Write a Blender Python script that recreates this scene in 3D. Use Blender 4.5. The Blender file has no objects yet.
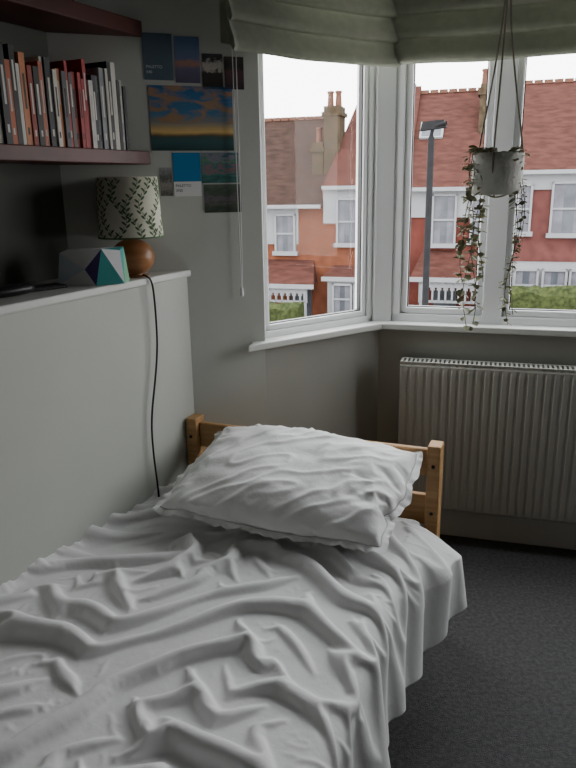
import bpy, math, random
import numpy as np
from mathutils import Matrix, Vector, noise
random.seed(7)
sc=bpy.context.scene
COL=sc.collection
R=math.radians

# ------------------------------------------------------------------ materials
def nm(name):
    m=bpy.data.materials.new(name);m.use_nodes=True
    nt=m.node_tree;b=nt.nodes["Principled BSDF"];return m,nt,b
def mat(name,col,rough=.6,var=.0,vscale=8.,bump=0.,bscale=60.,spec=.3,metal=0.,col2=None,stretch=None,sheen=0.,transl=0.):
    m,nt,b=nm(name)
    b.inputs["Roughness"].default_value=rough
    b.inputs["Metallic"].default_value=metal
    b.inputs["Specular IOR Level"].default_value=spec
    if sheen: b.inputs["Sheen Weight"].default_value=sheen
    tc=nt.nodes.new("ShaderNodeTexCoord")
    mp=nt.nodes.new("ShaderNodeMapping")
    if stretch: mp.inputs["Scale"].default_value=stretch
    nt.links.new(tc.outputs["Object"],mp.inputs["Vector"])
    c=(*col,1)
    if col2 is None: col2=tuple(max(0,x*(1-var)) for x in col)
    n=nt.nodes.new("ShaderNodeTexNoise");n.inputs["Scale"].default_value=vscale;n.inputs["Detail"].default_value=5
    nt.links.new(mp.outputs["Vector"],n.inputs["Vector"])
    r=nt.nodes.new("ShaderNodeValToRGB")
    r.color_ramp.elements[0].position=.35;r.color_ramp.elements[1].position=.65
    r.color_ramp.elements[0].color=(*col2,1);r.color_ramp.elements[1].color=c
    nt.links.new(n.outputs["Fac"],r.inputs["Fac"]);nt.links.new(r.outputs["Color"],b.inputs["Base Color"])
    if bump>0:
        n2=nt.nodes.new("ShaderNodeTexNoise");n2.inputs["Scale"].default_value=bscale;n2.inputs["Detail"].default_value=6
        nt.links.new(mp.outputs["Vector"],n2.inputs["Vector"])
        bp=nt.nodes.new("ShaderNodeBump");bp.inputs["Strength"].default_value=bump;bp.inputs["Distance"].default_value=.01
        nt.links.new(n2.outputs["Fac"],bp.inputs["Height"]);nt.links.new(bp.outputs["Normal"],b.inputs["Normal"])
    if transl>0:
        o=nt.nodes["Material Output"];tl=nt.nodes.new("ShaderNodeBsdfTranslucent");mx=nt.nodes.new("ShaderNodeMixShader")
        mx.inputs[0].default_value=transl;nt.links.new(r.outputs["Color"],tl.inputs["Color"])
        nt.links.new(b.outputs[0],mx.inputs[1]);nt.links.new(tl.outputs[0],mx.inputs[2]);nt.links.new(mx.outputs[0],o.inputs["Surface"])
    return m
M={}
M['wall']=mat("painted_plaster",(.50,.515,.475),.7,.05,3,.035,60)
M['baywall_shade']=mat("bay_wall_shaded",(.34,.34,.305),.7,.05,3,.035,60)  # darker copy of the plaster: shade around the windows put into the colour
M['recess_shade']=mat("recess_wall_shaded",(.12,.125,.11),.8,.1,3,.035,60)  # plaster darkened to stand in for the shade behind and under the shelves
M['walldim']=mat("unseen_wall_dimmed",(.18,.18,.17),.8,.05,3)  # unseen walls, darkened so less light bounces onto the window side
M['ceil']=mat("ceiling_dimmed",(.27,.27,.26),.8,.03,3)  # unseen ceiling, tone lowered to cut bounced light as well
M['carpet']=mat("grey_carpet",(.130,.128,.130),.95,.35,70,.9,260,spec=.05)
M['trim']=mat("gloss_white_trim",(.62,.63,.60),.35,.03,4)
M['upvc']=mat("white_upvc",(.78,.80,.80),.3,.02,4)
M['rad']=mat("radiator_enamel",(.46,.46,.42),.5,.04,4)
M['slot']=mat("radiator_dark_gap",(.05,.05,.05),.8)
M['shelf']=mat("mahogany_stain",(.11,.028,.022),.45,.4,6)
M['pine']=mat("pine_wood",(.52,.31,.14),.5,.0,5,.05,40,col2=(.40,.22,.09),stretch=(1,14,14))
M['sheet']=mat("white_cotton_sheet",(.72,.72,.72),.85,.02,6,.2,40,spec=.15)
M['duvet']=mat("white_duvet_cotton",(.77,.77,.765),.85,.03,5,.22,28,spec=.12,sheen=.15)
M['pillow']=mat("white_pillow_cotton",(.80,.80,.79),.85,.02,5,.30,24,spec=.12,sheen=.15)
M['blind']=mat("sage_linen",(.46,.48,.39),.9,.12,30,.3,300,spec=.1,transl=.30)
M['black']=mat("black_plastic",(.012,.012,.013),.4,.1)
M['lampwood']=mat("turned_wood",(.38,.17,.07),.35,.35,10,stretch=(1,1,5))
M['shade']=mat("shade_linen",(.82,.81,.66),.9,.06,40)
M['leafprint']=mat("leaf_print_green",(.10,.17,.085),.9,.2,40)
M['pot']=mat("concrete_pot",(.75,.75,.70),.85,.15,25,.3,80)
M['rope']=mat("cotton_rope",(.30,.27,.22),.9,.2,80)
M['leaf']=mat("trailing_leaf",(.22,.25,.13),.6,.0,60,col2=(.32,.29,.18))
M['vine']=mat("vine_stem",(.12,.09,.05),.8,.2,40)
M['steel']=mat("steel",(.5,.5,.5),.3,.05,metal=1.)
m,nt,b=nm("window_glass")
nt.nodes.remove(b);o=nt.nodes["Material Output"]
t=nt.nodes.new("ShaderNodeBsdfTransparent");g=nt.nodes.new("ShaderNodeBsdfGlossy");g.inputs["Roughness"].default_value=.02
mx=nt.nodes.new("ShaderNodeMixShader");mx.inputs[0].default_value=.006
nt.links.new(t.outputs[0],mx.inputs[1]);nt.links.new(g.outputs[0],mx.inputs[2]);nt.links.new(mx.outputs[0],o.inputs["Surface"])
M['glass']=m
M['brick']=mat("red_brick",(.082,.023,.017),.85,.35,3.,spec=.08)
M['brickO']=mat("orange_brick",(.110,.038,.020),.85,.3,3.,spec=.08)
M['brickP']=mat("pink_brick",(.085,.031,.027),.85,.3,3.,spec=.08)
M['brickY']=mat("chimney_stock_brick",(.050,.036,.022),.9,.5,6.,spec=.08)
M['roofR']=mat("red_clay_tiles",(.055,.021,.016),.9,.4,2.5,.5,12,spec=.08,stretch=(1,1,4))
M['roofB']=mat("brown_clay_tiles",(.030,.017,.013),.9,.4,2.5,.5,12,spec=.08,stretch=(1,1,4))
M['render']=mat("white_render",(.165,.17,.175),.8,.08,2)
M['hwin']=mat("house_window_glass",(.055,.062,.075),.3,.5,1.5)
M['curtain']=mat("net_curtain",(.10,.10,.115),.9,.3,3)
M['terra']=mat("terracotta",(.08,.032,.018),.8,.2)
M['lead']=mat("lead_grey",(.012,.012,.013),.7,.2,spec=.05)
M['hedge']=mat("privet_leaves",(.036,.045,.014),.9,.0,9,.9,14,spec=.08,col2=(.012,.017,.006))
M['road']=mat("asphalt",(.05,.05,.052),.9,.2,2)
M['pave']=mat("paving",(.10,.10,.095),.9,.2,2)

# ------------------------------------------------------------------ helpers
def frame(name,ox,oy,ang,oz=0):
    e=bpy.data.objects.new(name,None);e.empty_display_size=.1
    e.location=(ox,oy,oz);e.rotation_euler=(0,0,R(ang));COL.objects.link(e);return e
def mesh(name,v,f,m,parent=None,smooth=False,bevel=0,place=None):
    me=bpy.data.meshes.new(name);me.from_pydata([tuple(x) for x in v],[],f);me.update()
    mats=m if isinstance(m,(list,tuple)) else [m]
    for q in mats: me.materials.append(q)
    o=bpy.data.objects.new(name,me);COL.objects.link(o)
    if smooth:
        for p in me.polygons:p.use_smooth=True
    if parent: o.parent=parent
    if place: o.location=(place[0],place[1],place[3] if len(place)>3 else 0);o.rotation_euler=(0,0,R(place[2]))
    if bevel:
        b=o.modifiers.new("bevel",'BEVEL');b.width=bevel;b.segments=2;b.limit_method='ANGLE'
    return o
BF=[(0,2,3,1),(4,5,7,6),(0,1,5,4),(2,6,7,3),(0,4,6,2),(1,3,7,5)]
def bxs(lst):
    v=[];f=[]
    for (x0,x1,y0,y1,z0,z1) in lst:
        k=len(v);v+=[(x,y,z) for z in(z0,z1) for y in(y0,y1) for x in(x0,x1)]
        f+=[tuple(i+k for i in q) for q in BF]
    return v,f
def boxes(name,lst,m,parent=None,bevel=0,place=None):
    v,f=bxs(lst);return mesh(name,v,f,m,parent,False,bevel,place)
def prism(name,poly,z0,z1,m,parent=None,place=None,bevel=0):
    n=len(poly);v=[(x,y,z0) for x,y in poly]+[(x,y,z1) for x,y in poly]
    f=[tuple(range(n-1,-1,-1)),tuple(range(n,2*n))]+[(i,(i+1)%n,(i+1)%n+n,i+n) for i in range(n)]
    return mesh(name,v,f,m,parent,False,bevel,place)
def lathe(name,prof,m,parent=None,seg=48,loc=(0,0,0)):
    v=[];f=[]
    for r,z in prof:
        for i in range(seg):
            a=2*math.pi*i/seg;v.append((r*math.cos(a)+loc[0],r*math.sin(a)+loc[1],z+loc[2]))
    for j in range(len(prof)-1):
        for i in range(seg):
            f.append((j*seg+i,j*seg+(i+1)%seg,(j+1)*seg+(i+1)%seg,(j+1)*seg+i))
    return mesh(name,v,f,m,parent,True)
def tube(name,pts,r,m,parent=None,res=3):
    cu=bpy.data.curves.new(name,'CURVE');cu.dimensions='3D';cu.bevel_depth=r;cu.bevel_resolution=res
    s=cu.splines.new('NURBS');s.points.add(len(pts)-1);s.use_endpoint_u=True;s.order_u=3
    for i,p in enumerate(pts): s.points[i].co=(*p,1)
    cu.materials.append(m);o=bpy.data.objects.new(name,cu);COL.objects.link(o)
    if parent:o.parent=parent
    return o

# ------------------------------------------------------------------ room plan (metres)
LE=(-.36,2.55)
J=(-.09,2.645)
C=(.40,2.99)
aPW,aHW,aBS,aBF,aBD=19.,62.6,35.15,-16.5,-21.5
PWp=(LE[0],LE[1],aPW);HWp=(LE[0],LE[1],aHW);BSp=(J[0],J[1],aBS);BFp=(C[0],C[1],aBF)
ZC=2.5
poly=[(-.80,2.50),(-.09,2.75),(.40,3.10),(2.35,2.52),(2.62,1.9),(2.9,1.8),(1.85,-1.8),(-2.9,-1.5)]
prism("floor",poly,-.1,0,M['carpet'])
prism("ceiling",poly,ZC,ZC+.1,M['ceil'])
boxes("wall_poster",[(-.42,.29,0,.12,0,ZC)],M['wall'],place=PWp)
boxes("wall_left",[(-4.2,-.02,.277,.40,0,ZC)],M['recess_shade'],place=HWp)
boxes("wall_half_height",[(-4.1,0,0,.277,0,1.235)],M['wall'],place=HWp)
boxes("trim_ledge",[(-4.1,0.012,-.012,.277,1.235,1.26)],M['trim'],place=HWp,bevel=.006)
boxes("wall_bay_side",[(0,.60,0,.14,0,.95),(0,.60,0,.14,2.3,ZC)],M['baywall_shade'],place=BSp)
boxes("wall_bay_front",[(0,1.9,0,.14,0,.95),(0,1.9,0,.14,2.3,ZC)],M['baywall_shade'],place=BFp)
def wallseg(name,a,b,z0=0,z1=ZC,th=.12):
    dx,dy=b[0]-a[0],b[1]-a[1];L=math.hypot(dx,dy)
    return boxes(name,[(0,L,0,th,z0,z1)],M['walldim'],place=(a[0],a[1],math.degrees(math.atan2(dy,dx))))
D=(2.22,2.45);E=(2.47,1.85);F=(2.75,1.77);G=(1.73,-1.68);L_=(-2.67,-1.31)
wallseg("wall_bay_right",D,E,0,.95);wallseg("wall_bay_right_head",D,E,2.3,ZC)
wallseg("wall_front_right",E,F);wallseg("wall_right",F,G);wallseg("wall_back",G,L_)
boxes("baseboard_bay_front",[(0,1.9,-.018,0,0,.13)],M['trim'],place=BFp,bevel=.004)
boxes("baseboard_bay_side",[(0,.59,-.018,0,0,.13)],M['trim'],place=BSp,bevel=.004)
def loc2w(pl,x,y):
    a=R(pl[2]);return (pl[0]+x*math.cos(a)-y*math.sin(a),pl[1]+x*math.sin(a)+y*math.cos(a))
sill=[loc2w(BSp,-.095,-.035),loc2w(BSp,.583,-.035),loc2w(BFp,1.9,-.035),loc2w(BFp,1.9,.10),loc2w(BSp,.64,.10),loc2w(BSp,0,.10),loc2w(BSp,-.055,.0)]
prism("trim_window_sill",sill,.945,.972,M['trim'],bevel=.005)
cp_=[loc2w(BSp,.588,.020),loc2w(BSp,.592,.020),loc2w(BFp,.045,.028),loc2w(BFp,.045,.13),loc2w(BSp,.66,.13),loc2w(BSp,.588,.13)]
prism("trim_bay_corner_post",cp_,.96,2.3,M['upvc'],bevel=.003)

def window(name,pl,x0,x1,z0,z1,bars,of=.04,sf=.03,y0=.035):
    e=frame(name,pl[0],pl[1],pl[2])
    fr=[(x0,x0+of,y0,y0+.07,z0,z1),(x1-of,x1,y0,y0+.07,z0,z1),(x0,x1,y0,y0+.07,z0,z0+of),(x0,x1,y0,y0+.07,z1-of,z1)]
    edges=[x0+of]
    for b0,b1 in bars:
        fr.append((b0,b1,y0,y0+.07,z0,z1));edges+=[b0,b1]
    edges.append(x1-of)
    boxes("outer_frame",fr,M['upvc'],e,.004)
    for k in range(0,len(edges),2):
        a,b=edges[k],edges[k+1];za,zb=z0+of,z1-of;ys=y0+.008
        boxes("sash",[(a,a+sf,ys,ys+.05,za,zb),(b-sf,b,ys,ys+.05,za,zb),(a,b,ys,ys+.05,za,za+sf),(a,b,ys,ys+.05,zb-sf,zb)],M['upvc'],e,.006)
        boxes("gasket",[(a+sf,a+sf+.004,ys+.01,ys+.03,za+sf,zb-sf),(b-sf-.004,b-sf,ys+.01,ys+.03,za+sf,zb-sf),(a+sf,b-sf,ys+.01,ys+.03,za+sf,za+sf+.004)],M['black'],e)
        boxes("pane",[(a+sf*.6,b-sf*.6,ys+.022,ys+.026,za+sf*.6,zb-sf*.6)],M['glass'],e)
    return e
window("window_1",BSp,0.005,.590,.967,2.3,[],.030,.024)
window("window_2",BFp,.045,1.9,.967,2.3,[(.425,.505),(.93,.99),(1.40,1.46)],.038,.028)
dE=math.degrees(math.atan2(E[1]-D[1],E[0]-D[0]))
window("window_3",(D[0],D[1],dE),.05,.62,.967,2.3,[],.04,.03)
# ------------------------------------------------------------------ roman blinds
def blind(name,pl,x0,x1,y,zb,zt,seed):
    e=frame(name,pl[0],pl[1],pl[2])
    prof=[(.020,zt),( -.005,zt-.02)]
    step=(zt-zb)/4.6
    zz=zt-.02
    for k in range(4):
        top=zz;bot=zz-step*1.15
        d=-.012-.012*k
        prof+=[(d,top-step*.3),(d-.022,top-step*.75),(d-.028,bot+.012),(d-.016,bot),(d+.004,bot+.018)]
        zz=zz-step
    prof+=[(.012,zb+.05),(.015,zt-.05)]
    NX=40;v=[];f=[];P=len(prof)
    for i in range(NX+1):
        t=i/NX;x=x0+(x1-x0)*t
        sag=-.008*math.sin(math.pi*t)
        for j,(py,pz) in enumerate(prof):
            w=.006*noise.noise((x*6,j*.7,seed))
            k=(zt-pz)/(zt-zb)
            v.append((x,y+py+w*k,pz+sag*k+.008*k*noise.noise((x*4,j*.25,seed+9))))
    for i in range(NX):
        for j in range(P-1):
            a=i*P+j;f.append((a,a+1,a+P+1,a+P))
    f.append(tuple(range(P)));f.append(tuple(range((NX+1)*P-1,NX*P-1,-1)))
    mesh("fabric",v,f,M['blind'],e,True)
    boxes("headrail",[(x0,x1,y+.0,y+.04,zt-.03,zt+.02)],M['trim'],e)
    return e
blind("roman_blind",BSp,-.165,.565,-.055,1.950,2.34,1)
blind("roman_blind",BFp,-.025,.86,-.045,1.962,2.36,5)
blind("roman_blind",BFp,.87,1.85,-.045,1.962,2.36,8)

# ------------------------------------------------------------------ radiator
e=frame("radiator",C[0],C[1],aBF)
x0,x1,z0,z1,yf=.11,1.55,.165,.825,-.115
v=[];f=[];pitch=.0335;prof=[]
x=x0+.02;dp=.0028
prof.append((x0,yf+.012));prof.append((x0+.004,yf+.002));prof.append((x,yf))
while x<x1-.04:
    prof+=[(x+.007,yf),(x+.012,yf+dp),(x+.0215,yf+dp),(x+.0265,yf)];x+=pitch
prof+=[(x1-.004,yf+.002),(x1,yf+.012)]
for (px,py) in prof:
    v+=[(px,py+.008,z0),(px,min(py,yf)+.002,z0+.012),(px,py,z0+.035),(px,py,z1-.035),(px,min(py,yf)+.002,z1-.015),(px,py+.008,z1)]
for i in range(len(prof)-1):
    for j in range(5):
        a=i*6+j;f.append((a,a+6,a+7,a+1))
mesh("front_panel",v,f,M['rad'],e)
boxes("body",[(x0+.004,x1-.004,yf+.012,yf+.016,z0,z1-.004),(x0+.004,x1-.004,-.045,-.04,z0,z1-.004)],M['rad'],e)
boxes("side_cover",[(x0-.002,x0+.004,yf+.008,-.038,z0+.01,z1+.002)],M['rad'],e,.002)
sl=[(x0,x1,yf+.004,yf+.014,z1-.002,z1+.004),(x0,x1,-.05,-.038,z1-.002,z1+.004)]
x=x0
while x<x1:
    sl.append((x,x+.009,yf+.01,-.045,z1-.001,z1+.003));x+=.0185
boxes("top_grille",sl,M['rad'],e)
boxes("inner_fins",[(x0+.01,x1-.01,yf+.03,-.06,z0+.02,z1-.03)],M['slot'],e)
boxes("wall_bracket",[(x0+.2,x0+.23,-.045,0,z0+.05,z1-.05),(x1-.23,x1-.2,-.045,0,z0+.05,z1-.05)],M['rad'],e)
tube("supply_pipe",[(x1-.02,-.07,z0+.03),(x1+.05,-.07,z0+.03),(x1+.055,-.07,z0),(x1+.055,-.07,0)],.008,M['steel'],e)

# ------------------------------------------------------------------ shelves + books
def shelf(name,z0,z1,xr):
    e=frame(name,LE[0],LE[1],aHW)
    boxes("board",[(-2.2,xr,.071,.277,z0,z1)],M['shelf'],e,.003)
    boxes("bracket",[(-1.0,-.97,.12,.277,z0-.03,z0)],M['shelf'],e)
    return e
shelf("wall_shelf",1.624,1.667,-.058)
shelf("wall_shelf",2.022,2.070,-.065)
spc=[(.02,.02,.02),(.30,.05,.03),(.62,.60,.52),(.45,.12,.05),(.62,.60,.55),(.10,.10,.11),(.25,.26,.27),(.12,.10,.09),(.50,.48,.42),(.40,.04,.04),(.42,.05,.05),(.38,.035,.04),(.35,.05,.04),(.55,.20,.08),(.08,.08,.09),(.60,.58,.54),(.35,.35,.33),(.03,.03,.035),(.20,.22,.20)]
bm_=[mat("book_cover_%d"%i,c,.5,.1,20) for i,c in enumerate(spc)]
def books(name,zs,xstart,xend,seed):
    rnd=random.Random(seed);e=frame(name,LE[0],LE[1],aHW)
    seq=[0,16,17,2,17,8,6,14,17,15,9,11,9,12,7,9,5,13,2,17,15,3,0,1,13,15,0,3,17,2]
    x=xstart;v=[];f=[];mi=[];k=0
    while x>xend:
        w=rnd.uniform(.012,.024);h=rnd.choice([.198,.21,.215,.225,.24,.255])
        if k in(3,4): h=.262
        d=rnd.uniform(.12,.15);yo=.085+rnd.uniform(0,.012);c=seq[k%len(seq)]
        vv,ff=bxs([(x-w+.001,x-.001,yo,yo+d,zs,zs+h)])
        b=len(v);v+=vv;f+=[tuple(i+b for i in q) for q in ff];mi+=[c]*6
        lc=rnd.choice([0,2,4,8,15])
        if lc==c: lc=17
        for (a0,a1) in ([(.12,.20),(.40,.78)] if rnd.random()<.6 else [(.55,.85)]):
            vv,ff=bxs([(x-w*.64,x-w*.36,yo-.0006,yo,zs+h*a0,zs+h*a1)])
            b=len(v);v+=vv;f+=[tuple(i+b for i in q) for q in ff];mi+=[lc]*6
        vv,ff=bxs([(x-w+.003,x-.003,yo+.003,yo+d-.003,zs+h-.002,zs+h+.0005)])
        b=len(v);v+=vv;f+=[tuple(i+b for i in q) for q in ff];mi+=[2]*6
        x-=w;k+=1
    o=mesh("books",v,f,bm_,e)
    for p,i in zip(o.data.polygons,mi):p.material_index=i
books("row_of_books",1.667,-.155,-1.25,4)
books("row_of_books",2.070,-.36,-1.2,9)

# ------------------------------------------------------------------ posters
def poster(name,px0,py0,px1,py1,m):
    s0=-.096+(px0-148)*.0034;s1=-.096+(px1-148)*.0034
    z1=1.88-(py0-84)*.00325;z0=1.88-(py1-84)*.00325
    e=frame(name,LE[0],LE[1],aPW)
    o=boxes("paper",[(s0,s1,-.0022,-.0008,z0,z1)],m,e)
    return e,s0,s1,z0,z1
def grad(name,stops,nscale=4.,namt=.25,axis='Z',rough=.45):
    m,nt,b=nm(name);b.inputs["Roughness"].default_value=rough
    tc=nt.nodes.new("ShaderNodeTexCoord");sp=nt.nodes.new("ShaderNodeSeparateXYZ");nt.links.new(tc.outputs["Generated"],sp.inputs[0])
    n=nt.nodes.new("ShaderNodeTexNoise");n.inputs["Scale"].default_value=nscale;n.inputs["Detail"].default_value=6
    mp=nt.nodes.new("ShaderNodeMapping");mp.inputs["Scale"].default_value=(1,1,2.2);nt.links.new(tc.outputs["Generated"],mp.inputs[0]);nt.links.new(mp.outputs[0],n.inputs["Vector"])
    a=nt.nodes.new("ShaderNodeMath");a.operation='MULTIPLY_ADD';a.inputs[1].default_value=namt;nt.links.new(n.outputs["Fac"],a.inputs[0])
    s=nt.nodes.new("ShaderNodeMath");s.operation='SUBTRACT';s.inputs[1].default_value=namt*.5
    nt.links.new(sp.outputs[axis],a.inputs[2]);nt.links.new(a.outputs[0],s.inputs[0])
    r=nt.nodes.new("ShaderNodeValToRGB");cr=r.color_ramp
    while len(cr.elements)<len(stops):cr.elements.new(.5)
    for el,(p,c) in zip(cr.elements,stops):el.position=p;el.color=(*c,1)
    nt.links.new(s.outputs[0],r.inputs["Fac"]);nt.links.new(r.outputs["Color"],b.inputs["Base Color"]);return m
def txt(e,body,x,z,size,col,y=-.003):
    cu=bpy.data.curves.new("lettering",'FONT');cu.body=body;cu.size=size;cu.extrude=.0001
    o=bpy.data.objects.new("lettering",cu);COL.objects.link(o);o.parent=e;o.location=(x,y,z);o.rotation_euler=(R(90),0,0);cu.materials.append(col)
white=mat("print_white",(.7,.7,.7),.6);dk=mat("print_dark",(.05,.06,.08),.6)
slate=mat("card_slate_blue",(.10,.145,.19),.5,.05)
cyan=mat("card_blue",(.02,.20,.42),.5,.05)
e,s0,s1,z0,z1=poster("colour_card_postcard",145,36,174,80,slate)
txt(e,"PALETTO",s0+.008,z0+.036,.013,white);txt(e,"540",s0+.008,z0+.020,.013,white)
poster("dusk_postcard",176,38,201,82,grad("dusk_print",[(0,(.10,.09,.14)),(.3,(.14,.13,.22)),(.45,(.40,.20,.14)),(.52,(.14,.18,.32)),(1,(.10,.18,.34))],3,.25))
poster("portrait_photo",203,53,224,87,grad("portrait_print",[(0,(.02,.02,.02)),(.45,(.04,.035,.03)),(.55,(.45,.40,.36)),(.75,(.35,.33,.32)),(.85,(.03,.03,.03)),(1,(.05,.05,.06))],5,.6))
poster("night_photo",226,55,246,87,grad("night_print",[(0,(.03,.02,.03)),(.5,(.10,.05,.05)),(.7,(.02,.02,.02)),(1,(.06,.05,.05))],6,.6))
m=grad("sunset_print",[(0,(.02,.05,.05)),(.14,(.04,.11,.12)),(.22,(.06,.10,.09)),(.24,(.20,.12,.05)),(.29,(.75,.52,.20)),(.36,(.50,.36,.18)),(.46,(.18,.24,.28)),(.60,(.06,.19,.34)),(.8,(.04,.16,.34)),(1,(.03,.13,.30))],2.,.10)
nt=m.node_tree;b=nt.nodes["Principled BSDF"];src=b.inputs["Base Color"].links[0].from_socket
tc=nt.nodes.new("ShaderNodeTexCoord");mp=nt.nodes.new("ShaderNodeMapping");mp.inputs["Scale"].default_value=(1.6,1,3.2);mp.inputs["Rotation"].default_value=(0,R(-12),0)
n=nt.nodes.new("ShaderNodeTexNoise");n.inputs["Scale"].default_value=2.2;n.inputs["Detail"].default_value=8;n.inputs["Distortion"].default_value=.6
nt.links.new(tc.outputs["Generated"],mp.inputs[0]);nt.links.new(mp.outputs[0],n.inputs["Vector"])
r=nt.nodes.new("ShaderNodeValToRGB");r.color_ramp.elements[0].position=.43;r.color_ramp.elements[1].position=.57;r.color_ramp.elements[0].color=(0,0,0,1);r.color_ramp.elements[1].color=(1,1,1,1)
nt.links.new(n.outputs["Fac"],r.inputs[0])
sp=nt.nodes.new("ShaderNodeSeparateXYZ");nt.links.new(tc.outputs["Generated"],sp.inputs[0])
ab=nt.nodes.new("ShaderNodeMath");ab.operation='GREATER_THAN';ab.inputs[1].default_value=.42;nt.links.new(sp.outputs["Z"],ab.inputs[0])
ml=nt.nodes.new("ShaderNodeMath");ml.operation='MULTIPLY';nt.links.new(r.outputs[0],ml.inputs[0]);nt.links.new(ab.outputs[0],ml.inputs[1])
mc=nt.nodes.new("ShaderNodeMix");mc.data_type='RGBA';nt.links.new(ml.outputs[0],mc.inputs[0]);nt.links.new(src,mc.inputs[6]);mc.inputs[7].default_value=(.36,.22,.13,1)
nt.links.new(mc.outputs[2],b.inputs["Base Color"])
poster("sunset_poster",148,85,233,149,m)
poster("grey_photo",154,166,166.5,195,grad("grey_print",[(0,(.08,.07,.06)),(.4,(.3,.28,.26)),(.6,(.08,.08,.08)),(1,(.3,.3,.3))],5,.6))
e,s0,s1,z0,z1=poster("colour_card_postcard",168,151,196.5,196,cyan)
boxes("caption_strip",[(s0,s1,-.003,-.0022,z0,z0+.050)],white,e)
txt(e,"PALETTO",s0+.006,z0+.032,.013,dk,-.0034);txt(e,"2925",s0+.006,z0+.016,.012,dk,-.0034)
poster("pond_postcard",197.5,151,237,182.5,grad("pond_print",[(0,(.03,.10,.09)),(.3,(.05,.20,.18)),(.45,(.30,.14,.16)),(.55,(.06,.16,.20)),(.7,(.10,.25,.15)),(.85,(.25,.22,.30)),(1,(.05,.15,.18))],3.5,1.3))
poster("garden_photo",199,184,239,214,grad("garden_print",[(0,(.03,.045,.035)),(.3,(.07,.09,.06)),(.5,(.14,.11,.14)),(.7,(.05,.08,.05)),(1,(.10,.12,.10))],4,.9))
e=frame("blind_cord",LE[0],LE[1],aPW)
tube("cord",[(.193,-.02,2.38),(.194,-.02,1.8),(.197,-.02,1.3),(.198,-.02,1.18)],.0016,white,e)
tube("cord",[(.205,-.02,2.38),(.207,-.022,1.8),(.204,-.02,1.3),(.200,-.02,1.18)],.0016,white,e)
lathe("toggle",[(.001,.02),(.005,.018),(.007,-.005),(.006,-.012),(.001,-.013)],white,e,16,(.199,-.02,1.165))

# ------------------------------------------------------------------ table lamp
lx,ly,lz=-.515,2.385,1.26
e=frame("table_lamp",lx,ly,0,lz)
pr=[(.001,0),(.045,.0),(.048,.004)]
for i in range(1,16):
    a=-math.pi/2+math.pi*(i+1.5)/19;pr.append((.072*math.cos(a),.064+.062*math.sin(a)))
pr+=[(.018,.126),(.014,.135),(.014,.15),(.001,.15)]
lathe("wooden_base",pr,M['lampwood'],e)
lathe("shade",[(.106,.130),(.098,.322),(.096,.322),(.103,.132),(.106,.130)],M['shade'],e,64)
lathe("shade_rim",[(.1065,.129),(.1065,.134),(.104,.134),(.104,.129),(.1065,.129)],M['leafprint'],e,64)
lathe("shade_carrier",[(.098,.316),(.001,.316)],M['shade'],e,32)
v=[];f=[]
def onsh(th,z):
    r=.106-.008*(z-.13)/.192+.0007;return (r*math.cos(th),r*math.sin(th),z)
rl=random.Random(2)
def leaf2(th,z,ang,L,W):
    k=len(v);pts=[(0,0),(.3,.8),(.6,1),(.85,.6),(1,0),(.85,-.6),(.6,-1),(.3,-.8)]
    for a,b in pts:
        dx=a*L*math.cos(ang)-b*W*math.sin(ang);dz=a*L*math.sin(ang)+b*W*math.cos(ang)
        zz=min(max(z+dz,.133),.320);v.append(onsh(th+dx/.102,zz))
    f.append(tuple(range(k,k+8)))
NB=15
for bnum in range(NB):
    th0=2*math.pi*bnum/NB;z=.13;ph=rl.uniform(0,6)
    side=1
    while z<.315:
        th=th0+.22*math.sin(z*38+ph)
        leaf2(th,z,R(90)-side*R(48),.020,.0034);side=-side
        leaf2(th,z+.003,R(90),.013,.0009)
        z+=.0085
mesh("leaf_pattern",v,f,M['leafprint'],e)
cab=frame("lamp_cable",LE[0],LE[1],aHW)
def hwl(x,y):
    dx,dy=x-LE[0],y-LE[1];a=R(aHW);return dx*math.cos(a)+dy*math.sin(a),-dx*math.sin(a)+dy*math.cos(a)
hx,hy=hwl(lx,ly)
tube("flex",[(hx-.01,hy-.045,1.268),(hx+.0,.02,1.266),(hx-.03,-.012,1.268),(-.228,-.022,1.25),(-.222,-.022,1.15),(-.222,-.02,1.02),(-.250,-.02,.90),(-.282,-.018,.78),(-.285,-.018,.66),(-.27,-.018,.50),(-.27,-.018,.40),(-.27,-.018,.3)],.0034,M['black'],cab)

# ------------------------------------------------------------------ faceted paper box, phone, case
e=frame("faceted_paper_box",-.605,2.215,-2,1.2605)
W,Dp,Hh=.20,.10,.110
P=dict(a=(-W/2,-Dp/2,0),b=(W*.12,-Dp/2-.012,0),c=(W/2,-Dp/2+.035,0),d=(W/2,Dp/2,0),e=(-W/2,Dp/2,0),
       a2=(-W/2+.012,-Dp/2+.01,Hh*.9),b2=(W*.22,-Dp/2+.005,Hh),c2=(W/2-.01,-Dp/2+.045,Hh*.93),d2=(W/2-.01,Dp/2-.01,Hh),e2=(-W/2+.012,Dp/2-.01,Hh*.95),m=(-W*.05,-Dp/2-.004,Hh*.45))
K=list(P);V=[P[k] for k in K];I=lambda s:tuple(K.index(k) for k in s.split())
pm=[mat("paper_white",(.80,.80,.82),.6),mat("paper_violet",(.10,.07,.22),.6),mat("paper_teal",(.05,.30,.30),.6),mat("paper_green",(.18,.42,.25),.6),mat("paper_pale_blue",(.60,.68,.76),.6),mat("paper_navy",(.02,.06,.2),.6)]
FF=[("a b m",0),("a m a2",4),("a2 m b2",0),("m b b2",1),("b c b2",2),("c c2 b2",0),("c d d2",3),("c d2 c2",2),("d e e2 d2",0),("e a a2",5),("e a2 e2",2),("a2 b2 e2",0),("b2 c2 d2",2),("b2 d2 e2",0),("e d c b a",0)]
o=mesh("folded_card",V,[I(s) for s,_ in FF],pm,e)
for p,(s,i) in zip(o.data.polygons,FF):p.material_index=i
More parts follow.
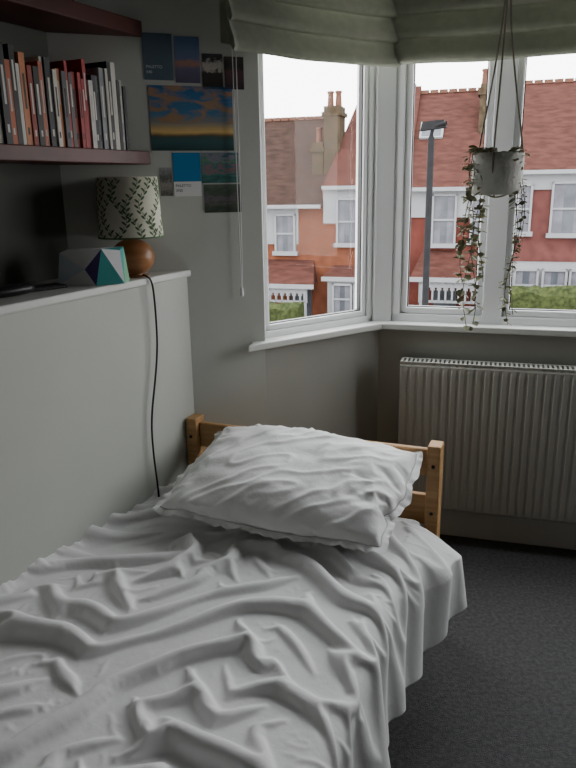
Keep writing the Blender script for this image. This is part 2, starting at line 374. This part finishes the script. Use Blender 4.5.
e=frame("mobile_phone",-.735,2.095,50,1.2605);boxes("body",[(-.072,.072,-.035,.035,0,.009)],M['black'],e,.003);boxes("screen",[(-.069,.069,-.032,.032,.009,.0096)],M['slot'],e)
e=frame("sunglasses_case",-.775,1.96,58,1.2605)
pr=[(.001,-.075),(.016,-.07),(.022,-.05),(.024,0),(.022,.05),(.016,.07),(.001,.075)]
v=[];f=[]
for r,xx in pr:
    for i in range(20):
        a=2*math.pi*i/20;v.append((xx,r*1.2*math.cos(a),.017+.7*r*math.sin(a)))
for j in range(len(pr)-1):
    for i in range(20): f.append((j*20+i,j*20+(i+1)%20,(j+1)*20+(i+1)%20,(j+1)*20+i))
mesh("shell",v,f,M['black'],e,True)

# ------------------------------------------------------------------ hanging planter
e=frame("hanging_planter",.650,2.232,-16,-.018)
lathe("pot",[(.001,1.528),(.068,1.528),(.072,1.533),(.0765,1.60),(.0765,1.650),(.072,1.650),(.070,1.63),(.001,1.63)],M['pot'],e)
lathe("soil",[(.069,1.635),(.001,1.637)],M['slot'],e,24)
for a in (20,140,260):
    x,y=.077*math.cos(R(a)),.077*math.sin(R(a))
    tube("rope",[(0,0,2.51),(0,0,2.10),(x*.45,y*.45,1.87),(x,y,1.66),(x*1.03,y*1.03,1.60),(x*.6,y*.6,1.522),(0,0,1.520)],.0028,M['rope'],e)
lathe("ceiling_hook",[(.001,2.518),(.02,2.518),(.018,2.508),(.003,2.503),(.003,2.48)],M['steel'],e,16)
rv=random.Random(11);v=[];f=[]
def leaf3(p,d,up,L,Wd):
    d=Vector(d).normalized();s=d.cross(Vector(up))
    if s.length<.01:s=Vector((1,0,0))
    s.normalize();n=s.cross(d);k=len(v)
    for a,b in [(0,0),(.25,.75),(.55,1),(.85,.55),(1,0),(.85,-.55),(.55,-1),(.25,-.75)]:
        q=Vector(p)+d*(a*L)+s*(b*Wd)+n*(abs(b)*Wd*.3);v.append(tuple(q))
    f.append((k,k+1,k+2,k+3,k+4));f.append((k,k+4,k+5,k+6,k+7))
strands=[(-.062,-.01,1.655,1.09,.034),(-.045,-.045,1.655,1.12,.032),(-.030,.050,1.65,1.22,.032),(-.075,.01,1.655,1.22,.032),(-.068,-.03,1.655,1.34,.034),(.050,-.045,1.655,1.11,.026),(.060,-.03,1.655,1.14,.024),(.068,.01,1.65,1.36,.022)]
for i,(x,y,zt,zb,ls) in enumerate(strands):
    ph=rv.uniform(0,6);pts=[(x*.5,y*.5,1.65),(x*.95,y*.95,1.668),(x*1.14,y*1.14,1.645)];z=1.61
    while z>zb:
        pts.append((x*1.14+.012*math.sin(z*17+ph),y*1.14+.012*math.cos(z*15+ph),z));z-=.03
    tube("vine",pts,.0013,M['vine'],e,1)
    for j in range(len(pts)-1):
        a,b=Vector(pts[j]),Vector(pts[j+1])
        for k in range(4):
            if rv.random()<.28: continue
            q=a.lerp(b,rv.random());an=rv.uniform(0,6.28)
            leaf3(q,(math.cos(an),math.sin(an),rv.uniform(-.9,.2)),(rv.uniform(-.4,.4),rv.uniform(-.4,.4),1),ls*rv.uniform(.6,1),ls*.36*rv.uniform(.7,1.1))
for j in range(40):
    an=rv.uniform(0,6.28);r=rv.uniform(.0,.06);x,y=r*math.cos(an),r*math.sin(an)
    leaf3((x-.02,y,1.645+rv.uniform(0,.01)),(math.cos(an),math.sin(an),rv.uniform(-.2,.4)),(0,0,1),.026,.010)
mesh("leaves",v,f,M['leaf'],e)

# ------------------------------------------------------------------ bed
OX,OY=-1.112,.649
e=frame("pine_bed_frame",OX,OY,aBD)
BW=.95
boxes("posts",[(-.0,.045,1.975,2.045,0,.715),(BW-.045,BW,1.975,2.045,0,.715),(0,.045,-.045,.025,0,.45),(BW-.045,BW,-.045,.025,0,.45)],M['pine'],e,.006)
boxes("headboard_rail",[(.045,BW-.045,1.998,2.022,.60,.695),(.045,BW-.045,1.998,2.022,.42,.53)],M['pine'],e,.005)
boxes("side_rail",[(.01,.035,.0,2.0,.24,.36),(BW-.045,BW-.02,0,2.0,.24,.36),(.03,BW-.03,-.02,.005,.24,.36)],M['pine'],e,.004)
boxes("slats",[(.035,BW-.035,.08+.14*i,.15+.14*i,.29,.31) for i in range(14)],M['pine'],e)
for (x,z) in [(BW-.022,.645),(BW-.022,.475),(.022,.645)]:
    lathe("bolt",[(.0001,0),(.006,0),(.0065,.002),(.0001,.0025)],M['black'],e,12).matrix_local=Matrix.Translation((x,1.975,z))@Matrix.Rotation(R(90),4,'X')
e=frame("mattress",OX,OY,aBD)
boxes("mattress_body",[(.035,BW-.045,.02,1.965,.31,.462)],M['sheet'],e,.03)

# ---- duvet: cloth relaxed in numpy (bed-local coordinates)
def wallx(y): return -.03-(2.0-y)*.1033
XE,ZT,RR=.930,.480,.06
def lump(x,y):
    return .014*np.sin(3.1*x+1.7*y+.4)*np.sin(2.3*y-1.1*x+1)+.010*np.sin(6.3*x-2.9*y+2)*np.sin(5.1*y+1.9*x)
def nz(A,B,c,fx,fy):
    out=np.empty(A.shape,np.float32);a=A.ravel();b=B.ravel();o=out.ravel()
    for i in range(a.size): o[i]=noise.noise((float(a[i]*fx),float(b[i]*fy),c))
    return out
XYM=np.array([1,1,.0],np.float32)
def collide(X,Pv,mu):
    x=X[...,0];y=X[...,1];z=X[...,2]
    zt=ZT+lump(x,y)
    dx=x-(XE-RR);dz=z-(zt-RR)
    corner=(dx>0)&(dz>0);h=np.sqrt(dx*dx+dz*dz)+1e-9
    c1=corner&(h<RR);c2=(~corner)&(dx<=0)&(dz<RR);c3=(~corner)&(dz<=0)&(dx>0)&(dx<RR)
    hit=c1|c2|c3;k=RR/h
    nx=np.where(c1,(XE-RR)+dx*k,np.where(c3,XE,x));nz_=np.where(c1,(zt-RR)+dz*k,np.where(c2,zt,z))
    X[...,0]=nx;X[...,2]=nz_
    X-=(X-Pv)*(hit[...,None]*mu)*XYM
    X[...,0]=np.maximum(X[...,0],-.03-(2.0-X[...,1])*.1033+.016)
    X[...,2]=np.maximum(X[...,2],.10)
def con(A,B,rest,k):
    d=B-A;L=np.sqrt((d*d).sum(-1))+1e-9
    c=(k*.5*(L-rest)/L)[...,None]*d
    A+=c;B-=c
def bend(X,rx,ry,s,kb):
    ny,nx=X.shape[:2]
    crx=np.concatenate([np.zeros((ny,1),np.float32),np.cumsum(rx,1)],1);cry=np.concatenate([np.zeros((1,nx),np.float32),np.cumsum(ry,0)],0)
    for o in range(2*s):
        a=X[:,o:nx-s:2*s];b=X[:,o+s:nx:2*s];n=min(a.shape[1],b.shape[1])
        if n>0: con(a[:,:n],b[:,:n],(crx[:,s:]-crx[:,:-s])[:,o::2*s][:,:n],kb)
        a=X[o:ny-s:2*s];b=X[o+s:ny:2*s];n=min(a.shape[0],b.shape[0])
        if n>0: con(a[:n],b[:n],(cry[s:]-cry[:-s])[o::2*s][:n],kb)
def simulate(X,rx,ry,d1,d2,steps,iters,kb,g,mu,bs=(2,)):
    V=np.zeros_like(X);ny,nx=X.shape[:2]
    y0=X[0,:,1].copy();y1=X[-1,:,1].copy();xl=X[:,0].copy()
    for st in range(steps):
        Pv=X.copy()
        V*=.92;V[...,2]-=g
        X+=V
        for it in range(iters):
            if it%3==0:
                for s_ in bs: bend(X,rx,ry,s_,kb)
            for o in (0,1):
                a=X[:,o:nx-1:2];b=X[:,o+1:nx:2];n=min(a.shape[1],b.shape[1]);con(a[:,:n],b[:,:n],rx[:,o::2][:,:n],.9)
                a=X[o:ny-1:2];b=X[o+1:ny:2];n=min(a.shape[0],b.shape[0]);con(a[:n],b[:n],ry[o::2][:n],.9)
            for oi in (0,1):
                a=X[oi:ny-1:2,:-1];b=X[oi+1:ny:2,1:];n=min(a.shape[0],b.shape[0]);con(a[:n],b[:n],d1[oi::2][:n],.25)
                a=X[oi:ny-1:2,1:];b=X[oi+1:ny:2,:-1];n=min(a.shape[0],b.shape[0]);con(a[:n],b[:n],d2[oi::2][:n],.25)
            X[0,:,1]=y0;X[-1,:,1]=y1;X[:,0]=xl
            collide(X,Pv,mu)
        V=X-Pv
        np.clip(V,-.02,.02,out=V)
    return X
def up(A):
    B=np.zeros((2*A.shape[0]-1,2*A.shape[1]-1)+A.shape[2:],np.float32)
    B[::2,::2]=A;B[1::2,::2]=(A[1:]+A[:-1])/2;B[:,1::2]=(B[:,2::2]+B[:,:-2:2])/2
    return B
def smooth(X,n,k=.5):
    for _ in range(n):
        Y=X.copy()
        Y[1:-1,1:-1]=X[1:-1,1:-1]*(1-k)+k*.25*(X[2:,1:-1]+X[:-2,1:-1]+X[1:-1,2:]+X[1:-1,:-2])
        Y[1:-1,-1]=X[1:-1,-1]*(1-k)+k*.5*(X[2:,-1]+X[:-2,-1])
        X=Y
    return X
GX,GY,vx,vy,vs,kb,g,mu,fx,fy,amp=1.085,1.095,.12,.13,.13,.20,.00012,.85,8.5,11.,.023
def restf(S,Y,f):
    ds=np.diff(S,axis=1);dy=np.diff(Y,axis=0)
    gx=GX+vx*nz(S,Y,11.,3.6,3.6);gy=GY+vy*nz(S,Y,5.,3.6,3.6);sh=vs*nz(S,Y,21.,3,3)
    rx=ds*gx[:,:-1]*f;ry=dy*gy[:-1]*f
    a=rx[:-1];b=ry[:,:-1];dd=np.sqrt(a*a+b*b)
    return rx.astype(np.float32),ry.astype(np.float32),(dd*(1+sh[:-1,:-1])).astype(np.float32),(dd*(1-sh[:-1,:-1])).astype(np.float32)
n1,n2=85,107;Y0,Y1=.15,1.93
t=np.linspace(0,1,n1);u=np.linspace(0,1,n2)
Y=Y0+(Y1-Y0)*u[:,None]*np.ones(n1)[None,:]
ws=wallx(Y)+.018;S=ws+(1.150-ws)*t[None,:]
pull=.10*np.clip((S-.6)/.5,0,1)**1.4
Y=Y0+(Y1-pull-Y0)*u[:,None]
S=S.astype(np.float32);Y=Y.astype(np.float32)
flat=XE-RR;ar=RR*math.pi/2
a=np.clip((S-flat)/RR,0,math.pi/2);down=np.maximum(0,S-flat-ar)
X=np.zeros(S.shape+(3,),np.float32)
wp=.28*nz(S,Y,51.,2.6,2.6);wq=.28*nz(S,Y,57.,2.6,2.6)
U=(S+wp)*.90+(Y+wq)*.42;W=-(S+wp)*.42+(Y+wq)*.90
h=amp*(1+1.2*nz(U,W,0.,fx,fy)+.7*nz(U,W,4.,fx*1.9,fy*1.7))+.010*nz(S,Y,77.,4,4)
h=np.maximum(h,.004)
X[...,0]=np.where(S<flat,S,flat+RR*np.sin(a))+h*np.sin(a)+.15*down
X[...,1]=Y
X[...,2]=ZT-RR+RR*np.cos(a)-down+h*np.cos(a)
X=simulate(X,*restf(S,Y,1.0),56,13,kb,g,mu,(2,))
X=up(X);S=up(S);Y=up(Y)
X[...,2]+=.004*nz(S,Y,31.,22,26)
X=simulate(X,*restf(S,Y,1.01),36,12,kb,g*.8,mu,(2,4))
X=up(X);S=up(S);Y=up(Y)
X=simulate(X,*restf(S,Y,1.022),10,9,kb,g*.6,mu,(3,))
X=smooth(X,2)
oy=np.exp(-((X[...,1]-1.80)/.16)**2)
dn=np.clip((ZT-X[...,2])/.12,0,1)*(X[...,0]>XE-.05)
X[...,0]+=.10*oy*dn;X[...,2]+=.06*oy*dn
ny,nx=X.shape[:2]
fc=[(j*nx+i,j*nx+i+1,(j+1)*nx+i+1,(j+1)*nx+i) for j in range(ny-1) for i in range(nx-1)]
duv=mesh("duvet",X.reshape(-1,3).tolist(),fc,M['duvet'],None,True)
duv.location=(OX,OY,0);duv.rotation_euler=(0,0,R(aBD))
so=duv.modifiers.new("th",'SOLIDIFY');so.thickness=.010;so.offset=-1

# ---- pillow (pressurised closed cloth)
PX,PY=84,58;PW_,PH_=.660,.435
pv=[];idx={}
def pid(i,j,sd):
    if i in(0,PX) or j in(0,PY): sd=0
    k=(i,j,sd)
    if k not in idx:
        idx[k]=len(pv);a=math.sin(math.pi*i/PX)*math.sin(math.pi*j/PY)
        x=(i/PX-.5)*PW_;y=(j/PY-.5)*PH_
        x*=1+.07*math.sin(math.pi*j/PY);y*=1+.10*math.sin(math.pi*i/PX)
        pv.append((x+.004*noise.noise((x*20,y*20,sd)),y,(1 if sd==0 else -1)*(.03*a**.5) if (0<i<PX and 0<j<PY) else 0))
    return idx[k]
pf=[]
for j in range(PY):
    for i in range(PX):
        pf.append((pid(i,j,0),pid(i+1,j,0),pid(i+1,j+1,0),pid(i,j+1,0)))
        pf.append((pid(i,j,1),pid(i,j+1,1),pid(i+1,j+1,1),pid(i+1,j,1)))
pil=mesh("pillow",pv,pf,M['pillow'],None,True,place=(6,6,0,3))
cm2=pil.modifiers.new("cl",'CLOTH');s=cm2.settings
s.quality=6;s.mass=.3;s.tension_stiffness=15;s.compression_stiffness=15;s.shear_stiffness=5;s.bending_stiffness=.10
s.use_pressure=True;s.uniform_pressure_force=1.5;s.effector_weights.gravity=0;s.air_damping=5
s.shrink_min=-.11;s.shrink_max=-.06
cm2.collision_settings.use_collision=False;cm2.collision_settings.use_self_collision=False
for fr in range(1,36): sc.frame_set(fr)
dg=bpy.context.evaluated_depsgraph_get()
me=bpy.data.meshes.new_from_object(pil.evaluated_get(dg))
pil.modifiers.clear()
sc.frame_set(1)
co=[q.co.copy() for q in me.vertices]
zr=max(q.z for q in co)-min(q.z for q in co)
k=.150/max(zr,1e-4)
faces=[tuple(p.vertices) for p in me.polygons]
for q in co:
    x,y,z=q;z*=k
    z+=.012*noise.noise((x*4,y*5,2))+.006*noise.noise((x*8+y*10,y*14-x*8,5))
    u=x*.8+y*.6+.05*noise.noise((x*6,y*6,30));w_=-x*.6+y*.8+.03*noise.noise((x*7,y*7,40))
    rd=1-min(1,abs(noise.noise((u*6,w_*17,7)))*5)
    z+=.0065*rd*(1 if z>0 else .2)
    q.z=z-.09*x*x+.35*max(0,y)**2
loop=[idx[(i,0,0)] for i in range(PX)]+[idx[(PX,j,0)] for j in range(PY)]+[idx[(i,PY,0)] for i in range(PX,0,-1)]+[idx[(0,j,0)] for j in range(PY,0,-1)]
n=len(loop);outs=[];base=len(co)
for i,a in enumerate(loop):
    tv=co[loop[(i+2)%n]]-co[loop[i-2]];o_=Vector((tv.y,-tv.x,0)).normalized()
    s1=noise.noise((i*.45,1.5,0));s2=noise.noise((i*.45,7.5,0))
    o1=co[a]+o_*.010+Vector((0,0,.006*s1))
    o2=co[a]+o_*(.022+.005*s2)+Vector((0,0,.014*s1-.004))
    outs+=[o1,o2]
co+=outs
for i in range(n):
    a,b=loop[i],loop[(i+1)%n];p1,p2=base+2*i,base+2*i+1;q1,q2=base+2*((i+1)%n),base+2*((i+1)%n)+1
    faces+=[(a,b,q1,p1),(p1,q1,q2,p2)]
me2=bpy.data.meshes.new("pillow");me2.from_pydata([tuple(q) for q in co],[],faces);me2.materials.append(M['pillow'])
for p in me2.polygons:p.use_smooth=True
pil.data=me2
def l2w(x,y):
    a=R(aBD);return OX+x*math.cos(a)-y*math.sin(a),OY+x*math.sin(a)+y*math.cos(a)
wx,wy=l2w(.500,1.775)
pil.rotation_euler=(Matrix.Rotation(R(aBD-2),3,'Z')@Matrix.Rotation(R(13),3,'X')).to_euler()
pil.location=(wx,wy,.620)
su=pil.modifiers.new("ss",'SUBSURF');su.levels=1;su.render_levels=1

# ------------------------------------------------------------------ outside: terrace across the road
GZ=-4.2
boxes("street",[(-40,40,-22,30,GZ-.2,GZ)],M['road'],place=(0,27,aBF))
boxes("pavement",[(-40,40,-9,-4,GZ,GZ+.12)],M['pave'],place=(0,27,aBF))
def hwindow(e,q0,q1,z0,z1,y=0,bars=2):
    t=.07
    boxes("window_frame",[(q0,q0+t,y-.10,y+.05,z0,z1),(q1-t,q1,y-.10,y+.05,z0,z1),(q0,q1,y-.10,y+.05,z1-t,z1),(q0-.08,q1+.08,y-.16,y+.05,z0-.08,z0+t),(q0,q1,y-.08,y+.05,(z0+z1)/2-.03,(z0+z1)/2+.03)],M['render'],e)
    boxes("window_glass",[(q0+t,q1-t,y-.03,y,z0+t,z1-t)],M['hwin'],e)
    boxes("net_curtain",[(q0+t,q0+t+.28*(q1-q0),y-.035,y-.03,z0+t,z1-t),(q1-t-.28*(q1-q0),q1-t,y-.035,y-.03,z0+t,z1-t)],M['curtain'],e)
def roof(e,q0,q1,ze,zr,m,dep=3.3,over=.3,hipL=0,hipR=0):
    v=[(q0,-over,ze-.15),(q1,-over,ze-.15),(q1-hipR,dep,zr),(q0+hipL,dep,zr),(q0,2*dep,ze),(q1,2*dep,ze)]
    mesh("roof_slope",v,[(0,1,2,3),(3,2,5,4),(0,3,4),(1,5,2)],m,e)
    boxes("gutter",[(q0,q1,-over-.12,-over+.02,ze-.25,ze-.12)],M['render'],e)
    boxes("ridge_tiles",[(q0+hipL+.35*i,q0+hipL+.35*i+.3,dep-.1,dep+.1,zr-.05,zr+.08) for i in range(int((q1-q0-hipL-hipR)/.35))],M['terra'],e)
def chimney(e,q0,q1,y0,y1,z0,z1,pots=2):
    w=q1-q0
    boxes("chimney_stack",[(q0,q1,y0,y1,z0,z1-.35),(q0-.07,q1+.07,y0-.07,y1+.07,z1-.35,z1-.2),(q0,q1,y0,y1,z1-.2,z1)],M['brickY'],e)
    for i in range(pots):
        x=q0+w*(i+.5)/pots
        lathe("chimney_pot",[(.13,0),(.11,.3),(.10,.45),(.14,.5),(.12,.55),(.05,.55)],M['terra'],e,12,(x,(y0+y1)/2,z1))
def canopy(e,q0,q1,z0,z1,dep,m):
    v=[(q0-.15,-dep-.15,z0),(q1+.15,-dep-.15,z0),(q1-.15,0,z1),(q0+.15,0,z1),(q0,0,z0),(q1,0,z0)]
    mesh("canopy_roof",v,[(0,1,2,3),(0,3,4),(1,5,2),(0,4,5,1)],m,e)
    boxes("canopy_fascia",[(q0-.15,q1+.15,-dep-.2,-dep-.1,z0-.12,z0+.03)],M['render'],e)
def fretwork(e,q0,q1,z0,z1,y):
    L=[(q0,q1,y,y+.08,z1-.1,z1),(q0,q1,y,y+.08,z0,z0+.08)]
    n=max(4,int((q1-q0)/.22));st=(q1-q0)/n
    for i in range(n+1):
        L.append((q0+i*st-.03,q0+i*st+.03,y,y+.08,z0,z1))
    for i in range(n):
        for k in range(3):
            L.append((q0+i*st+k*st/3,q0+i*st+(k+1)*st/3,y+.02,y+.06,z1-.22-.1*abs(k-1),z1-.1))
    boxes("fretwork",L,M['render'],e)
    boxes("porch_posts",[(q0,q0+.1,y,y+.1,GZ,z1),(q1-.1,q1,y,y+.1,GZ,z1)],M['render'],e)
e=frame("terraced_house",0,27,aBF)
boxes("facade",[(-7,1.45,0,6,GZ,.85)],M['brickO'],e)
boxes("render_panel",[(-1.6,.52,-.06,0,-.62,.80),(-7,-2.2,-.06,0,-.62,.80)],M['render'],e)
hwindow(e,-.39,.42,-.95,.50,-.06);hwindow(e,-5,-3.4,-.95,.5,-.06);hwindow(e,-5,-3.2,-3.2,-1.6)
roof(e,-7,1.45,.95,4.1,M['roofB'],3.3)
canopy(e,-.9,1.25,-2.0,-1.2,1.1,M['roofR'])
fretwork(e,-.75,1.1,-2.65,-2.08,-1.2)
chimney(e,.82,1.25,.9,1.5,1.5,3.05,1)
boxes("front_door",[(.2,1.0,-.05,0,GZ,-2.1)],M['hwin'],e)
e=frame("terraced_house",0,27,aBF)
boxes("facade",[(1.45,4.55,-.05,6,GZ,1.55)],M['brickO'],e)
boxes("render_panel",[(1.50,4.5,-.12,-.05,.15,1.50)],M['render'],e)
hwindow(e,2.0,2.78,-.62,1.05,-.12);hwindow(e,3.3,4.1,-.62,1.05,-.12)
roof(e,1.5,4.55,1.6,5.1,M['roofR'],3.3,.3,.8,0)
chimney(e,1.28,1.88,.9,1.9,1.2,4.30,2)
canopy(e,1.75,3.4,-1.75,-1.35,.7,M['roofR'])
boxes("bay_window",[(1.8,3.3,-.75,0,GZ,-1.85)],M['render'],e)
hwindow(e,2.0,2.75,-3.1,-1.95,-.80);hwindow(e,2.8,3.25,-3.1,-1.95,-.80)
e=frame("terraced_house",0,27,aBF)
boxes("facade",[(4.55,7.6,0,6,GZ,1.5)],M['brick'],e)
boxes("render_panel",[(4.6,7.5,-.07,0,.35,1.45)],M['render'],e)
hwindow(e,5.42,6.28,-.62,1.15,-.07);hwindow(e,6.75,7.35,-.5,1.0,-.07)
roof(e,4.55,7.6,1.5,4.85,M['roofR'],3.3)
a=math.atan2(3.5,3.6)
boxes("rooflight",[(-.42,.42,-.42,.42,0,.08)],M['render'],e).matrix_local=Matrix.Translation((5.15,1.75,3.35))@Matrix.Rotation(a,4,'X')
boxes("rooflight_glass",[(-.34,.34,-.34,.34,.08,.09)],M['hwin'],e).matrix_local=Matrix.Translation((5.15,1.75,3.35))@Matrix.Rotation(a,4,'X')
chimney(e,6.80,7.35,1.6,2.6,2.2,4.85,2)
canopy(e,5.0,7.4,-1.65,-.80,1.1,M['roofR'])
fretwork(e,5.2,7.2,-2.5,-1.75,-1.2)
boxes("downpipe",[(7.5,7.58,-.12,-.02,GZ,1.4)],M['render'],e)
boxes("front_door",[(5.6,6.4,-.05,0,GZ,-2.2)],M['hwin'],e)
e=frame("terraced_house",0,27,aBF)
boxes("facade",[(7.6,17,-.05,6,GZ,1.95)],M['brickP'],e)
boxes("render_panel",[(7.65,17,-.12,-.05,1.25,1.9)],M['render'],e)
hwindow(e,8.25,8.75,-.2,1.45,-.12);hwindow(e,9.35,10.5,-.25,1.5,-.12);hwindow(e,12,13,-.25,1.5,-.12)
roof(e,7.6,17,2.0,5.0,M['roofR'],3.3)
boxes("bay_window",[(8.2,10.8,-.85,0,GZ,-1.15)],M['render'],e)
hwindow(e,8.3,9.1,-2.4,-1.3,-.9);hwindow(e,9.2,10.0,-2.4,-1.3,-.9);hwindow(e,10.05,10.75,-2.4,-1.3,-.9)
chimney(e,12.0,12.8,1.6,2.6,2.2,5.4,3)
def hedge(q0,q1,zt,y):
    v=[];f=[];nx=int((q1-q0)/.12)
    ring=[(-.5,GZ),( -.52,-3.4),(-.5,-2.8),(-.45,zt-.15),(-.25,zt),(0,zt+.03),(.25,zt),(.45,zt-.15),(.5,GZ)]
    for i in range(nx+1):
        x=q0+(q1-q0)*i/nx
        for j,(yy,z) in enumerate(ring):
            n=noise.noise_vector((x*3,yy*3+j,z*3))
            v.append((x+n.x*.08,y+yy+n.y*.12,z+(n.z*.16 if j not in(0,8) else 0)))
    k=len(ring)
    for i in range(nx):
        for j in range(k-1):
            a=i*k+j;f.append((a,a+k,a+k+1,a+1))
    f.append(tuple(range(k)));f.append(tuple(range(nx*k+k-1,nx*k-1,-1)))
    return mesh("privet_hedge",v,f,M['hedge'],None,False,place=(0,27,aBF))
hedge(-2.,1.45,-2.35,-3.2);hedge(7.2,14,-1.60,-3.2);hedge(4.7,6.4,-2.55,-3.2)
e=frame("street_lamp",2.99,15.0,aBF,GZ)
lathe("column",[(.11,0),(.11,1.2),(.075,1.25),(.065,6.6),(.045,6.65)],M['lead'],e,16)
tube("arm",[(0,0,6.6),(.0,-.05,6.75),(.1,-.1,6.85),(.3,-.15,6.88)],.035,M['lead'],e)
mesh("lantern",[(-.22,-.12,6.75),(.30,-.12,6.80),(.30,.12,6.80),(-.22,.12,6.75),(-.18,-.09,6.92),(.24,-.09,6.95),(.24,.09,6.95),(-.18,.09,6.92)],[(0,3,2,1),(4,5,6,7),(0,1,5,4),(1,2,6,5),(2,3,7,6),(3,0,4,7)],M['lead'],e)

# ------------------------------------------------------------------ light
w=bpy.data.worlds.new("overcast_sky");w.use_nodes=True;sc.world=w
nt=w.node_tree;bg=nt.nodes["Background"]
tc=nt.nodes.new("ShaderNodeTexCoord");sp=nt.nodes.new("ShaderNodeSeparateXYZ");rp=nt.nodes.new("ShaderNodeValToRGB")
nt.links.new(tc.outputs["Generated"],sp.inputs[0]);nt.links.new(sp.outputs["Z"],rp.inputs["Fac"])
rp.color_ramp.elements[0].position=0;rp.color_ramp.elements[0].color=(1,.98,.97,1)
rp.color_ramp.elements[1].position=.6;rp.color_ramp.elements[1].color=(.95,.98,1,1)
nt.links.new(rp.outputs["Color"],bg.inputs["Color"]);bg.inputs["Strength"].default_value=9
def portal(name,pl,x0,x1,z0,z1,y):
    l=bpy.data.lights.new(name,'AREA');l.shape='RECTANGLE';l.size=x1-x0;l.size_y=z1-z0
    o=bpy.data.objects.new(name,l);COL.objects.link(o)
    l.cycles.is_portal=True
    x,yy=loc2w(pl,(x0+x1)/2,y);o.location=(x,yy,(z0+z1)/2)
    o.rotation_euler=(Matrix.Rotation(R(pl[2]),3,'Z')@Matrix.Rotation(R(-90),3,'X')).to_euler()
portal("window_light_portal",BSp,0,.58,.96,2.3,.13)
portal("window_light_portal",BFp,.05,1.9,.96,2.3,.13)
portal("window_light_portal",(D[0],D[1],dE),.05,.62,.96,2.3,.13)

# ------------------------------------------------------------------ camera
cam=bpy.data.cameras.new("camera");cam.sensor_fit='VERTICAL';cam.sensor_height=36;cam.sensor_width=27;cam.lens=700/768*36
cam.clip_start=.02;cam.clip_end=300
co_=bpy.data.objects.new("camera",cam);COL.objects.link(co_)
co_.location=(0,0,1.55);co_.rotation_euler=(Matrix.Rotation(R(90-15.9),3,'X')@Matrix.Rotation(-.017,3,'Z')).to_euler()
sc.camera=co_
